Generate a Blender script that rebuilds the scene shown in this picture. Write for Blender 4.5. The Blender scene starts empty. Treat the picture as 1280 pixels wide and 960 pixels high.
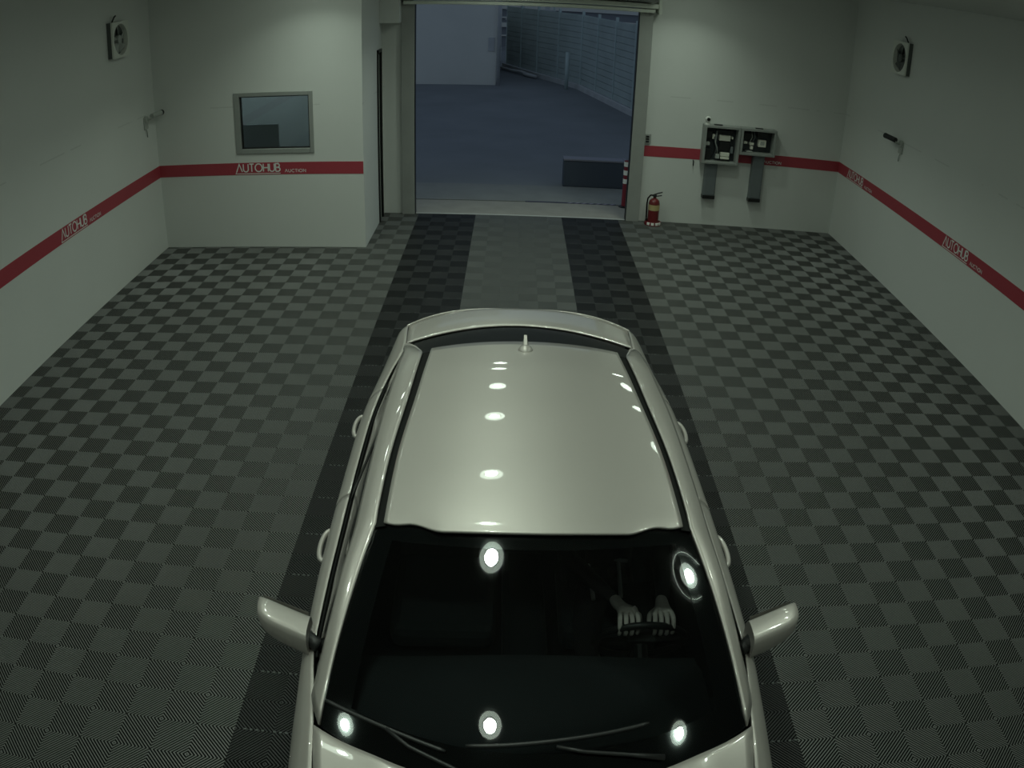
import bpy, bmesh, math, random
from mathutils import Vector, Matrix
random.seed(7)
S = bpy.context.scene
COL = S.collection
PI = math.pi

# ------------------------------------------------------------------ camera
cd = bpy.data.cameras.new('camera')
cam = bpy.data.objects.new('camera', cd)
COL.objects.link(cam)
S.camera = cam
yaw, pitch, roll = 0.00924, 0.4850, 0.03442
f = Vector((math.sin(yaw)*math.cos(pitch), math.cos(yaw)*math.cos(pitch), -math.sin(pitch)))
r0 = Vector((math.cos(yaw), -math.sin(yaw), 0)); u0 = r0.cross(f)
rr = math.cos(roll)*r0 + math.sin(roll)*u0
uu = -math.sin(roll)*r0 + math.cos(roll)*u0
cam.matrix_world = Matrix(((rr.x, uu.x, -f.x, -0.11433), (rr.y, uu.y, -f.y, -11.28296), (rr.z, uu.z, -f.z, 3.27326), (0, 0, 0, 1)))
# wide security-camera lens: image radius grows linearly with the angle (equidistant), 29.25 mm on a 36 mm sensor
cd.type = 'PANO'
cd.sensor_fit = 'HORIZONTAL'
cd.sensor_width = 36.0
cd.sensor_height = 27.0
cd.clip_start = 0.02
pc = cd.cycles if hasattr(cd, 'cycles') and hasattr(cd.cycles, 'panorama_type') else cd
pc.panorama_type = 'FISHEYE_LENS_POLYNOMIAL'
pc.fisheye_fov = PI
pc.fisheye_polynomial_k0 = 0.0
pc.fisheye_polynomial_k1 = -1280.0/36.0/1039.9
pc.fisheye_polynomial_k2 = 0.0
pc.fisheye_polynomial_k3 = 0.0
pc.fisheye_polynomial_k4 = 0.0

# ------------------------------------------------------------------ night sky, lamps' strength, exposure
W = bpy.data.worlds.new('night_sky'); S.world = W; W.use_nodes = True
bg = W.node_tree.nodes['Background']
bg.inputs['Color'].default_value = (0.41, 0.56, 0.74, 1)
bg.inputs['Strength'].default_value = 0.27
LAMP_CORE = 24.0
LAMP_RING = 7.5
LAMP_WATT = 4.7
LAMP_SPREAD = math.radians(117)
LAMP_COLOR = (0.84, 1.0, 0.84)
S.view_settings.view_transform = 'Standard'
S.view_settings.look = 'None'
S.view_settings.gamma = 1.0
S.view_settings.use_curve_mapping = False
S.view_settings.exposure = 0.0
S.cycles.max_bounces = 8
S.cycles.transparent_max_bounces = 12
S.cycles.sample_clamp_indirect = 4.0

# ------------------------------------------------------------------ helpers
class MB:
    def __init__(s): s.v = []; s.f = []; s.m = []; s.cur = 0
    def vert(s, p): s.v.append(tuple(p)); return len(s.v)-1
    def face(s, idx): s.f.append(tuple(idx)); s.m.append(s.cur)
    def box(s, x0, x1, y0, y1, z0, z1):
        b = len(s.v)
        s.v += [(x, y, z) for z in (z0, z1) for y in (y0, y1) for x in (x0, x1)]
        for q in ((0,2,3,1),(4,5,7,6),(0,1,5,4),(2,6,7,3),(0,4,6,2),(1,3,7,5)): s.face([b+i for i in q])
    def obox(s, c, ax, ay, az):
        b = len(s.v); c = Vector(c)
        for k in (-1, 1):
            for j in (-1, 1):
                for i in (-1, 1): s.v.append(tuple(c+Vector(ax)*i+Vector(ay)*j+Vector(az)*k))
        for q in ((0,2,3,1),(4,5,7,6),(0,1,5,4),(2,6,7,3),(0,4,6,2),(1,3,7,5)): s.face([b+i for i in q])
    def grid(s, rows, flip=False, closed=False):
        b = len(s.v); n = len(rows[0])
        for r in rows: s.v += [tuple(p) for p in r]
        for i in range(len(rows)-1):
            for j in range(n-(0 if closed else 1)):
                j2 = (j+1) % n
                q = (b+i*n+j, b+i*n+j2, b+(i+1)*n+j2, b+(i+1)*n+j)
                s.face(q[::-1] if flip else q)
    def ring(s, c, ax, ay, n=24): return [Vector(c)+Vector(ax)*math.cos(2*PI*i/n)+Vector(ay)*math.sin(2*PI*i/n) for i in range(n)]
    def lathe(s, prof, c=(0,0,0), n=28, axis='z', cap=True):
        rows = []
        for r, h in prof:
            row = []
            for i in range(n):
                a = 2*PI*i/n; x, y = r*math.cos(a), r*math.sin(a)
                p = (x, y, h) if axis == 'z' else ((h, x, y) if axis == 'x' else (y, h, x))
                row.append((p[0]+c[0], p[1]+c[1], p[2]+c[2]))
            rows.append(row)
        b = len(s.v); s.grid(rows, closed=True)
        if cap:
            s.face(list(range(b, b+n))[::-1]); e = b+(len(rows)-1)*n; s.face(list(range(e, e+n)))
    def tube(s, pts, r, n=10, cap=True):
        pts = [Vector(p) for p in pts]; rows = []
        rad = r if isinstance(r, (list, tuple)) else [r]*len(pts)
        d = (pts[1]-pts[0]).normalized(); up = Vector((0,0,1)) if abs(d.z) < .9 else Vector((1,0,0))
        a = d.cross(up).normalized()
        for i, p in enumerate(pts):
            t = (pts[min(i+1, len(pts)-1)]-pts[max(i-1, 0)]).normalized()
            a = (a-t*a.dot(t)).normalized(); b_ = t.cross(a)
            rows.append(s.ring(p, a*rad[i], b_*rad[i], n))
        b0 = len(s.v); s.grid(rows, closed=True)
        if cap:
            s.face(list(range(b0, b0+n))[::-1]); e = b0+(len(rows)-1)*n; s.face(list(range(e, e+n)))
    def build(s, name, mats, parent=None, smooth=False, bevel=0.0, loc=None, angle=None, solid=0.0):
        me = bpy.data.meshes.new(name)
        me.from_pydata(s.v, [], s.f)
        mats = mats if isinstance(mats, (list, tuple)) else [mats]
        for m in mats: me.materials.append(m)
        if any(s.m): me.polygons.foreach_set('material_index', s.m)
        if smooth: me.polygons.foreach_set('use_smooth', [True]*len(me.polygons))
        me.update()
        o = bpy.data.objects.new(name, me); COL.objects.link(o)
        if loc: o.location = loc
        if parent: o.parent = parent
        if solid:
            so = o.modifiers.new('solid', 'SOLIDIFY'); so.thickness = solid; so.offset = -1
        if bevel:
            bv = o.modifiers.new('bevel', 'BEVEL'); bv.width = bevel; bv.segments = 2; bv.limit_method = 'ANGLE'; bv.angle_limit = 0.6
        if angle is not None and smooth:
            try: me.set_sharp_from_angle(angle=angle)
            except Exception: pass
        return o

def tag(o, label=None, cat=None, group=None, kind=None):
    if label: o['label'] = label
    if cat: o['category'] = cat
    if group: o['group'] = group
    if kind: o['kind'] = kind
    return o
def empty(name, loc, rz=0.0):
    o = bpy.data.objects.new(name, None); COL.objects.link(o); o.location = loc; o.rotation_euler = (0, 0, rz); o.empty_display_size = .1
    return o
def boxobj(name, b, mat, parent=None, bevel=0.0, kind=None):
    m = MB(); m.box(*b); o = m.build(name, mat, parent, bevel=bevel)
    if kind: o['kind'] = kind
    return o
def pchip(pts):
    pts = sorted(pts); xs = [p[0] for p in pts]; n = len(pts); dim = len(pts[0])-1
    sl = []
    for d in range(dim):
        dl = [(pts[i+1][d+1]-pts[i][d+1])/(xs[i+1]-xs[i]) for i in range(n-1)]
        m = [dl[0]]+[0 if dl[i-1]*dl[i] <= 0 else 2*dl[i-1]*dl[i]/(dl[i-1]+dl[i]) for i in range(1, n-1)]+[dl[-1]]
        sl.append(m)
    def fn(x):
        x = min(max(x, xs[0]), xs[-1]); i = 0
        while i < n-2 and x > xs[i+1]: i += 1
        h = xs[i+1]-xs[i]; t = (x-xs[i])/h; out = []
        for d in range(dim):
            a, b = pts[i][d+1], pts[i+1][d+1]
            out.append((2*t**3-3*t*t+1)*a+(t**3-2*t*t+t)*h*sl[d][i]+(-2*t**3+3*t*t)*b+(t**3-t*t)*h*sl[d][i+1])
        return out if dim > 1 else out[0]
    return fn
def lerp(a, b, t): return a+(b-a)*t
def sstep(a, b, x):
    t = min(max((x-a)/(b-a), 0), 1); return t*t*(3-2*t)

# ------------------------------------------------------------------ materials
def mat(name, col, rough=.5, metal=0.0, coat=0.0, noise=0.0, nscale=20.0, bump=0.0, bscale=80.0, spec=.5):
    m = bpy.data.materials.new(name); m.use_nodes = True
    nt = m.node_tree; p = nt.nodes['Principled BSDF']
    p.inputs['Base Color'].default_value = (*col, 1); p.inputs['Roughness'].default_value = rough
    p.inputs['Metallic'].default_value = metal; p.inputs['Coat Weight'].default_value = coat
    p.inputs['Coat Roughness'].default_value = .02; p.inputs['Specular IOR Level'].default_value = spec
    if noise or bump: tc = nt.nodes.new('ShaderNodeTexCoord')
    if noise:
        n = nt.nodes.new('ShaderNodeTexNoise'); n.inputs['Scale'].default_value = nscale; n.inputs['Detail'].default_value = 5
        nt.links.new(tc.outputs['Object'], n.inputs['Vector'])
        mp = nt.nodes.new('ShaderNodeMapRange'); mp.inputs['To Min'].default_value = 1-noise; mp.inputs['To Max'].default_value = 1+noise
        nt.links.new(n.outputs['Fac'], mp.inputs['Value'])
        mx = nt.nodes.new('ShaderNodeMix'); mx.data_type = 'RGBA'; mx.blend_type = 'MULTIPLY'; mx.inputs[0].default_value = 1
        mx.inputs[6].default_value = (*col, 1); nt.links.new(mp.outputs['Result'], mx.inputs[7])
        nt.links.new(mx.outputs[2], p.inputs['Base Color'])
    if bump:
        b = nt.nodes.new('ShaderNodeTexNoise'); b.inputs['Scale'].default_value = bscale; b.inputs['Detail'].default_value = 3
        nt.links.new(tc.outputs['Object'], b.inputs['Vector'])
        bp = nt.nodes.new('ShaderNodeBump'); bp.inputs['Strength'].default_value = bump; bp.inputs['Distance'].default_value = .01
        nt.links.new(b.outputs['Fac'], bp.inputs['Height']); nt.links.new(bp.outputs['Normal'], p.inputs['Normal'])
    return m
def emit(name, col, strength):
    m = bpy.data.materials.new(name); m.use_nodes = True; nt = m.node_tree; nt.nodes.clear()
    e = nt.nodes.new('ShaderNodeEmission'); e.inputs['Color'].default_value = (*col, 1); e.inputs['Strength'].default_value = strength
    o = nt.nodes.new('ShaderNodeOutputMaterial'); nt.links.new(e.outputs[0], o.inputs[0]); return m
def glass(name, tint, ior=1.5, rough=0.0):
    m = bpy.data.materials.new(name); m.use_nodes = True; nt = m.node_tree; nt.nodes.clear()
    t = nt.nodes.new('ShaderNodeBsdfTransparent'); t.inputs['Color'].default_value = (*tint, 1)
    g = nt.nodes.new('ShaderNodeBsdfGlossy'); g.inputs['Roughness'].default_value = rough
    fr = nt.nodes.new('ShaderNodeFresnel'); fr.inputs['IOR'].default_value = ior
    geo = nt.nodes.new('ShaderNodeNewGeometry')
    mx = nt.nodes.new('ShaderNodeMixShader'); o = nt.nodes.new('ShaderNodeOutputMaterial')
    nt.links.new(fr.outputs[0], mx.inputs[0]); nt.links.new(t.outputs[0], mx.inputs[1]); nt.links.new(g.outputs[0], mx.inputs[2]); nt.links.new(mx.outputs[0], o.inputs[0])
    return m

M = {}
M['wall'] = mat('painted_wall', (.70, .715, .69), .75, noise=.035, nscale=1.3, bump=.04, bscale=60)
M['ceiling'] = mat('ceiling_paint', (.66, .68, .65), .8, noise=.03, nscale=2)
M['slab'] = mat('dark_subfloor', (.006, .0065, .006), .95, spec=.1)
M['rib'] = mat('grey_tile_plastic', (.108, .112, .106), .42, noise=.10, nscale=2.2, spec=1.0)
M['rib_black'] = mat('black_tile_plastic', (.009, .0098, .0102), .45, noise=.2, nscale=3.0, spec=.7)
M['lug'] = mat('dusty_tile_lug', (.11, .12, .115), .7)
M['edge'] = mat('tile_edging', (.10, .11, .10), .6)
M['red'] = mat('red_band_paint', (.40, .05, .07), .55, noise=.06, nscale=3)
M['white_print'] = mat('white_lettering', (.80, .80, .78), .6)
M['grey_print'] = mat('thin_lettering', (.80, .74, .74), .6)
M['conc'] = mat('threshold_concrete', (.30, .285, .255), .8, noise=.22, nscale=4, bump=.1, bscale=40)
M['apron'] = mat('apron_concrete', (.23, .235, .23), .9, noise=.2, nscale=2.5, bump=.1, bscale=50)
M['asphalt'] = mat('asphalt', (.20, .21, .225), .95, noise=.22, nscale=.7, bump=.2, bscale=90)
M['steel_dark'] = mat('dark_steel_frame', (.34, .35, .335), .5, metal=.0, noise=.12, nscale=5)
M['steel_grey'] = mat('grey_painted_steel', (.30, .315, .30), .5, noise=.06, nscale=5)
M['duct'] = mat('grey_trunking', (.16, .18, .19), .5, noise=.06, nscale=6)
M['pale'] = mat('pale_enamel', (.62, .65, .58), .45, noise=.04, nscale=6)
M['black'] = mat('black_plastic', (.012, .013, .013), .45)
M['rubber'] = mat('black_rubber', (.006, .0065, .006), .6, spec=.12)
M['dark'] = mat('dark_component', (.03, .036, .042), .5)
M['white'] = mat('white_plastic', (.75, .76, .72), .4)
M['cam_white'] = mat('camera_housing', (.42, .44, .41), .4)
M['paper'] = mat('paper_label', (.78, .78, .68), .8)
M['ext_red'] = mat('extinguisher_red', (.15, .010, .012), .3, coat=.5)
M['ext_label'] = mat('extinguisher_label', (.52, .42, .20), .6)
M['fan'] = mat('fan_plastic', (.72, .74, .68), .45)
M['fan_dark'] = mat('fan_shaded_plastic', (.10, .11, .105), .5)  # darker copy of the fan plastic; shade on the housing sides put into colour
M['fan_blade'] = mat('fan_blade_plastic', (.38, .40, .38), .45)
M['rearglass'] = mat('dark_rear_glass', (.006, .007, .007), .5, spec=.15)
M['screen'] = mat('dark_screen', (.13, .16, .18), .5)
M['glass'] = glass('window_glass', (.80, .84, .84))
M['paint'] = mat('silver_car_paint', (.475, .445, .415), .44, metal=.48, coat=1.0)
M['windscreen'] = glass('tinted_windscreen', (.60, .64, .64), 1.5)
M['sideglass'] = glass('tinted_side_glass', (.05, .055, .055), 1.16)
M['frit'] = mat('black_glass_border', (.004, .005, .006), .06)
M['cabin'] = mat('dark_cabin_trim', (.011, .015, .017), .85)
M['seat'] = mat('black_seat_fabric', (.026, .034, .037), .9)
M['chrome'] = mat('chrome', (.75, .76, .74), .12, metal=1)
M['rim'] = mat('alloy_rim', (.5, .5, .5), .3, metal=.8)
M['lamp_red'] = mat('tail_lamp_red', (.35, .01, .01), .15, coat=.6)
M['lamp_clear'] = mat('headlamp_lens', (.55, .57, .58), .08, coat=1)
M['core'] = emit('lamp_core', LAMP_COLOR, LAMP_CORE)
M['ring'] = emit('lamp_diffuser_ring', LAMP_COLOR, LAMP_RING)
M['office'] = mat('office_wall', (.42, .48, .50), .8)
M['skin'] = mat('skin', (.60, .54, .50), .6, noise=.2, nscale=40, bump=.3, bscale=60)
M['jacket'] = mat('dark_jacket', (.012, .012, .014), .9)
M['piping'] = mat('jacket_piping', (.45, .45, .45), .8)
M['hair'] = mat('black_hair', (.01, .01, .01), .6)
M['facade'] = mat('outdoor_render', (.74, .72, .66), .9, noise=.12, nscale=.6)
M['fence'] = mat('green_fence', (.44, .50, .48), .85, noise=.25, nscale=1.2)
M['fence_post'] = mat('fence_post_metal', (.50, .58, .56), .8)
M['kerb'] = mat('pale_kerb', (.55, .55, .55), .9, noise=.2, nscale=3)
M['far'] = mat('far_building', (.24, .25, .27), .9, noise=.2, nscale=.5)
M['barrier'] = mat('dark_barrier', (.075, .09, .12), .9)
M['barrier_top'] = mat('barrier_top_plate', (.24, .24, .29), .7)
M['bollard'] = mat('bollard_red', (.22, .02, .035), .6)
M['reflector'] = mat('white_reflective_tape', (.95, .95, .92), .4)
M['hazard'] = mat('hazard_strip_dark', (.05, .05, .08), .7)
M['hazard2'] = mat('hazard_strip_pale', (.26, .24, .32), .7)

# wall: faint horizontal pour line at camera height
def add_joint(m):
    nt = m.node_tree; p = nt.nodes['Principled BSDF']
    src = p.inputs['Base Color'].links[0].from_socket
    geo = nt.nodes.new('ShaderNodeNewGeometry'); sp = nt.nodes.new('ShaderNodeSeparateXYZ'); nt.links.new(geo.outputs['Position'], sp.inputs[0])
    sub = nt.nodes.new('ShaderNodeMath'); sub.operation = 'SUBTRACT'; sub.inputs[1].default_value = 1.80; nt.links.new(sp.outputs['Z'], sub.inputs[0])
    ab = nt.nodes.new('ShaderNodeMath'); ab.operation = 'ABSOLUTE'; nt.links.new(sub.outputs[0], ab.inputs[0])
    lt = nt.nodes.new('ShaderNodeMath'); lt.operation = 'LESS_THAN'; lt.inputs[1].default_value = .007; nt.links.new(ab.outputs[0], lt.inputs[0])
    n = nt.nodes.new('ShaderNodeTexNoise'); n.inputs['Scale'].default_value = 1.7; nt.links.new(geo.outputs['Position'], n.inputs['Vector'])
    gt = nt.nodes.new('ShaderNodeMath'); gt.operation = 'GREATER_THAN'; gt.inputs[1].default_value = .5; nt.links.new(n.outputs['Fac'], gt.inputs[0])
    mu = nt.nodes.new('ShaderNodeMath'); mu.operation = 'MULTIPLY'; nt.links.new(lt.outputs[0], mu.inputs[0]); nt.links.new(gt.outputs[0], mu.inputs[1])
    mm = nt.nodes.new('ShaderNodeMath'); mm.operation = 'MULTIPLY'; mm.inputs[1].default_value = .2; nt.links.new(mu.outputs[0], mm.inputs[0])
    mx = nt.nodes.new('ShaderNodeMix'); mx.data_type = 'RGBA'; mx.inputs[7].default_value = (.25, .26, .24, 1)
    nt.links.new(mm.outputs[0], mx.inputs[0]); nt.links.new(src, mx.inputs[6]); nt.links.new(mx.outputs[2], p.inputs['Base Color'])
add_joint(M['wall'])

# ------------------------------------------------------------------ setting: room shell
XL, XR, H, YB = -4.555, 4.582, 3.504, -12.0
YO, XO = -1.544, -1.893            # office front plane, office side plane
DX0, DX1, DZ = -1.455, 1.507, 2.93   # vehicle door opening
boxobj('wall_left', (XL-.2, XL, YB-.2, .2, -.02, H+.05), M['wall'], kind='structure')
boxobj('wall_right', (XR, XR+.2, YB-.2, .2, -.02, H+.05), M['wall'], kind='structure')
boxobj('wall_back', (XL, XR, YB-.2, YB, -.02, H+.05), M['wall'], kind='structure')
boxobj('ceiling', (XL-.2, XR+.2, YB-.2, .2, H, H+.2), M['ceiling'], kind='structure')
m = MB()
m.box(XL, DX0-.03, 0, .08, -.02, H); m.box(DX1+.03, XR, 0, .08, -.02, H); m.box(DX0-.03, DX1+.03, 0, .08, DZ+.06, H)
m.build('wall_front', M['wall'])['kind'] = 'structure'
# office block: front wall with window hole, side wall
wx0, wx1, wz0, wz1 = -3.49, -2.495, 1.205, 1.968
m = MB()
m.box(XL, wx0, YO, YO+.12, -.02, H); m.box(wx1, XO, YO, YO+.12, -.02, H)
m.box(wx0, wx1, YO, YO+.12, -.02, wz0); m.box(wx0, wx1, YO, YO+.12, wz1, H)
m.build('wall_office_front', M['wall'])['kind'] = 'structure'
DY0, DY1, DH = -.47, -.17, 2.335
m = MB()
m.box(XO-.12, XO, YO+.12, DY0, -.02, H); m.box(XO-.12, XO, DY1, 0, -.02, H); m.box(XO-.12, XO, DY0, DY1, DH, H)
m.build('wall_office_side', M['wall'])['kind'] = 'structure'
boxobj('wall_office_lining', (XL+.01, XO-.13, -.08, -.04, 0, H), M['office'], kind='structure')
# narrow side door in the office block
d1 = boxobj('door_1', (XO-.085, XO-.05, DY0+.03, DY1-.03, .0, DH-.03), M['pale'], kind='structure')
m = MB(); m.box(XO-.11, XO+.022, DY0-.0, DY0+.03, 0, DH); m.box(XO-.11, XO+.022, DY1-.03, DY1, 0, DH); m.box(XO-.11, XO+.022, DY0, DY1, DH-.03, DH+.01)
m.build('door_frame', M['black'], d1)
m = MB(); m.box(XO-.05, XO+.0, DY0+.11, DY1-.11, .02, DH-.06); m.build('door_panel', M['pale'], d1)
# window
wn = empty('window_1', (0, 0, 0)); wn['kind'] = 'structure'
fx, fz = .055, .05
m = MB()
m.box(wx0, wx0+.07, YO-.015, YO+.05, wz0, wz1); m.box(wx1-.05, wx1, YO-.015, YO+.05, wz0, wz1)
m.box(wx0+.07, wx1-.05, YO-.015, YO+.05, wz1-.05, wz1); m.box(wx0+.07, wx1-.05, YO-.015, YO+.05, wz0, wz0+.06)
m.build('window_frame', M['steel_grey'], wn, bevel=.006)
m = MB(); g0, g1, h0, h1 = wx0+.07, wx1-.05, wz0+.06, wz1-.05
m.box(g0, g0+.015, YO+.02, YO+.06, h0, h1); m.box(g1-.015, g1, YO+.02, YO+.06, h0, h1); m.box(g0, g1, YO+.02, YO+.06, h0, h0+.012); m.box(g0, g1, YO+.02, YO+.06, h1-.012, h1)
m.build('window_gasket', M['black'], wn)
boxobj('window_pane', (g0, g1, YO+.036, YO+.042, h0, h1), M['glass'], wn)
# floor base
fl = boxobj('floor', (XL, XR, YB, 0.0, -.06, -.0041), M['slab'], kind='structure')

# ------------------------------------------------------------------ interlocking ribbed floor tiles
def tile_mesh(name, mats, w0=0.0, w1=.4, lugs=False):
    m = MB(); q = .2; p = .02; h = p*.23; ht = p*.135; dz = .0038; cz = .0014
    for i in range(2):
        for j in range(2):            # j counts rows away from the door
            slash = (i+j) % 2 == 0
            ox, oy = i*q, -j*q-q
            for k in range(10):
                s = (k+.5)*p
                prof = [(s-h, -dz), (s-h, -cz), (s-ht, 0), (s+ht, 0), (s+h, -cz), (s+h, -dz)]
                for mir in (0, 1):
                    flip = bool(mir) != (not slash)
                    b = len(m.v)
                    for sv, z in prof:
                        for P in ((sv, 0), (q, q-sv)):
                            x, y = (P[1], P[0]) if mir else P
                            if not slash: x = q-x
                            m.v.append((x+ox, y+oy, z))
                    for a in range(5):
                        f_ = (b+2*a, b+2*a+1, b+2*a+3, b+2*a+2)
                        m.face(f_ if flip else f_[::-1])
    if lugs:
        m.cur = 1
        for k in range(13):
            x = .016+k*.0305
            if (k*7) % 5 == 0: continue
            m.box(x, x+.013, -.4, -.392, -.0036, .0006)
    me = bpy.data.meshes.new(name); me.from_pydata(m.v, [], m.f)
    for mm in mats: me.materials.append(mm)
    me.polygons.foreach_set('material_index', m.m); me.update()
    if w0 > 0 or w1 < .4:
        bm = bmesh.new(); bm.from_mesh(me)
        for lim, sg in ((w0, -1), (w1, 1)):
            if 0 < lim < .4: bmesh.ops.bisect_plane(bm, geom=bm.verts[:]+bm.edges[:]+bm.faces[:], plane_co=(lim, 0, 0), plane_no=(sg, 0, 0), clear_outer=True)
        bm.to_mesh(me); bm.free()
    return me
cols = []
x = -1.4
c = 0
grid_cols = []      # (x0, kind, w0, w1)
for k in range(-8, 15):
    x0 = -1.4+.4*k
    w0 = max(0, XL+.003-x0); w1 = min(.4, XR-.003-x0)
    kind = 'black' if k in (0, 1, 5, 6) else 'grey'
    grid_cols.append((x0, kind, w0, w1))
tm = {}
def get_mesh(kind, w0, w1):
    key = (kind, round(w0, 3), round(w1, 3))
    if key not in tm: tm[key] = tile_mesh('tile', [M['rib'] if kind == 'grey' else M['rib_black'], M['lug']], w0, w1, kind == 'black')
    return tm[key]
camp = Vector((-0.11433, -11.28296, 3.27326))
def project(p):
    d = Vector(p)-camp; x, y, z = d.dot(rr), -d.dot(uu), d.dot(f); rho = math.hypot(x, y)
    k = 1039.9*math.atan2(rho, z)/max(rho, 1e-9); return 640+k*x, 480+k*y
cells = []
for (x0, kind, w0, w1) in grid_cols:
    for r in range(0, 30):
        y0 = -.4*r
        if y0-.4 < YB: continue
        if x0+.4 <= XO+.05 and y0-.4 >= YO-.02: continue
        cx, cy = x0+.2, y0-.2
        u, v = project((cx, cy, 0))
        vis = -15 < u < 1295 and -15 < v < 985
        if abs(cx) < .8 and -10.6 < cy < -6.2: vis = False
        if abs(cx) < .8 and -6.2 <= cy < -4.7: vis = False      # behind the car
        d = (Vector((cx, cy, 0))-camp).length
        size = 3.27/d**3
        cells.append((not vis, -size, x0, y0, kind, w0, w1))
cells.sort()
rest = MB(); rest_b = MB(); slots = []
for idx, (nv, sz, x0, y0, kind, w0, w1) in enumerate(cells):
    if idx < 300 and not nv:
        o = bpy.data.objects.new('tile', get_mesh(kind, w0, w1)); COL.objects.link(o); o.location = (x0, y0, 0); o.parent = fl
        if kind == 'black': o['label'] = 'black ribbed tile'
    else:
        me = get_mesh(kind, w0, w1); b = len(rest.v)
        rest.v += [(v.co.x+x0, v.co.y+y0, v.co.z) for v in me.vertices]
        for pl in me.polygons:
            rest.f.append(tuple(b+i for i in pl.vertices)); rest.m.append((2 if pl.material_index else (1 if kind == 'black' else 0)))
o = rest.build('tile_field', [M['rib'], M['rib_black'], M['lug']], fl); o['kind'] = 'stuff'

# ------------------------------------------------------------------ red band with lettering
def stroke_text(word, height, weight, gap=.22, tail=None):
    """thin geometric capitals as polylines -> list of polylines in (x, z) units and total width"""
    def arc(cx, cz, rx, rz, a0, a1, n=12): return [(cx+rx*math.cos(math.radians(a0+(a1-a0)*i/n)), cz+rz*math.sin(math.radians(a0+(a1-a0)*i/n))) for i in range(n+1)]
    G = {
     'A': (.78, [[(0, 0), (.39, 1), (.78, 0)]]),
     'U': (.66, [[(0, 1)]+arc(.33, .33, .33, .33, 180, 360)+[(.66, 1)]]),
     'T': (.62, [[(0, 1), (.62, 1)], [(.31, 1), (.31, 0)]]),
     'O': (.94, [arc(.47, .5, .47, .5, 90, 450, 26)]),
     'H': (.66, [[(0, 0), (0, 1)], [(.66, 0), (.66, 1)], [(0, .5), (.66, .5)]]),
     'B': (.58, [[(0, 0), (0, 1), (.30, 1)]+arc(.30, .76, .22, .24, 90, -90, 8)+[(0, .52)], [(.30, .52)]+arc(.30, .26, .28, .26, 90, -90, 10)+[(0, 0)]]),
     'C': (.72, [arc(.47, .5, .47, .5, 48, 312, 18)]),
     'I': (.0, [[(0, 0), (0, 1)]]),
     'N': (.68, [[(0, 0), (0, 1), (.68, 0), (.68, 1)]]),
    }
    out = []; x = 0
    for k, ch in enumerate(word):
        w, pl = G[ch]
        for p in pl: out.append([((x+a)*height, b*height) for a, b in p])
        x += w+gap
    return out, (x-gap)*height
def ribbons(mb, polys, wt, to3, nrm):
    for pi_, p in enumerate(polys):
        p = [Vector(a) for a in p]; closed = (p[0]-p[-1]).length < 1e-6; n = len(p)
        k = nrm+.00025*(pi_ % 4); bs = len(mb.v)
        for i, a in enumerate(p):
            d1 = (a-p[i-1]).normalized() if i > 0 else ((p[0]-p[-2]).normalized() if closed else None)
            d2 = (p[i+1]-a).normalized() if i < n-1 else ((p[1]-p[0]).normalized() if closed else None)
            d1 = d1 if d1 is not None else d2; d2 = d2 if d2 is not None else d1
            t = (d1+d2); t = t.normalized() if t.length > 1e-6 else d1
            nn = Vector((-t.y, t.x)); ms = min(2.2, 1/max(.3, nn.dot(Vector((-d1.y, d1.x)))))
            for s_ in (1, -1):
                w_ = a+nn*s_*wt/2*ms; mb.v.append(to3(w_.x, w_.y, k))
        for i in range(n-1): mb.face((bs+2*i, bs+2*i+1, bs+2*i+3, bs+2*i+2))
def lettering(parent, origin, dirx, out, full=True):
    """AUTOHUB (underlined from the foot of the A) and a small AUCTION after it"""
    O = Vector(origin); D = Vector(dirx); N = Vector(out)
    def to3(x, z, k): return tuple(O+D*x+Vector((0, 0, z))+N*k)
    m = MB(); pl, w = stroke_text('AUTOHUB', .098, .01, .17); sc = .565/w
    pl = [[(a*sc, b) for a, b in p] for p in pl]
    ribbons(m, pl, .0150, to3, .0045)
    ribbons(m, [[(0, 0), (-.012, -.024), (.57, -.024)]], .009, to3, .0045)
    if full: m.build('lettering', M['white_print'], parent)
    m = MB(); pl, w = stroke_text('AUCTION', .036, .004, .30); sc = .262/w
    pl = [[(a*sc+.628, b-.012) for a, b in p] for p in pl]
    ribbons(m, pl, .0075, to3, .0045)
    m.build('small_lettering', M['grey_print'], parent)
Z0, Z1, TZ = .940, 1.093, .979
t = .003
b1 = boxobj('trim_1', (XL, XL+t, YB, YO, Z0, Z1), M['red'], kind='structure'); lettering(b1, (XL, -4.16, TZ), (0, 1, 0), (1, 0, 0))
b2 = boxobj('trim_2', (XL, XO-.004, YO-t, YO, Z0, Z1), M['red'], kind='structure'); lettering(b2, (-3.505, YO, TZ), (1, 0, 0), (0, -1, 0))
b3 = boxobj('trim_3', (1.665, XR, -t, 0, Z0, Z1), M['red'], kind='structure'); lettering(b3, (2.795, 0, TZ), (1, 0, 0), (0, -1, 0), False)
b4 = boxobj('trim_4', (XR-t, XR, YB, 0, Z0, Z1), M['red'], kind='structure'); lettering(b4, (XR, -.38, TZ), (0, -1, 0), (-1, 0, 0)); lettering(b4, (XR, -3.37, TZ), (0, -1, 0), (-1, 0, 0))
for b in (b1, b2, b3, b4): b['label'] = 'painted red band along the white wall'

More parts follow.
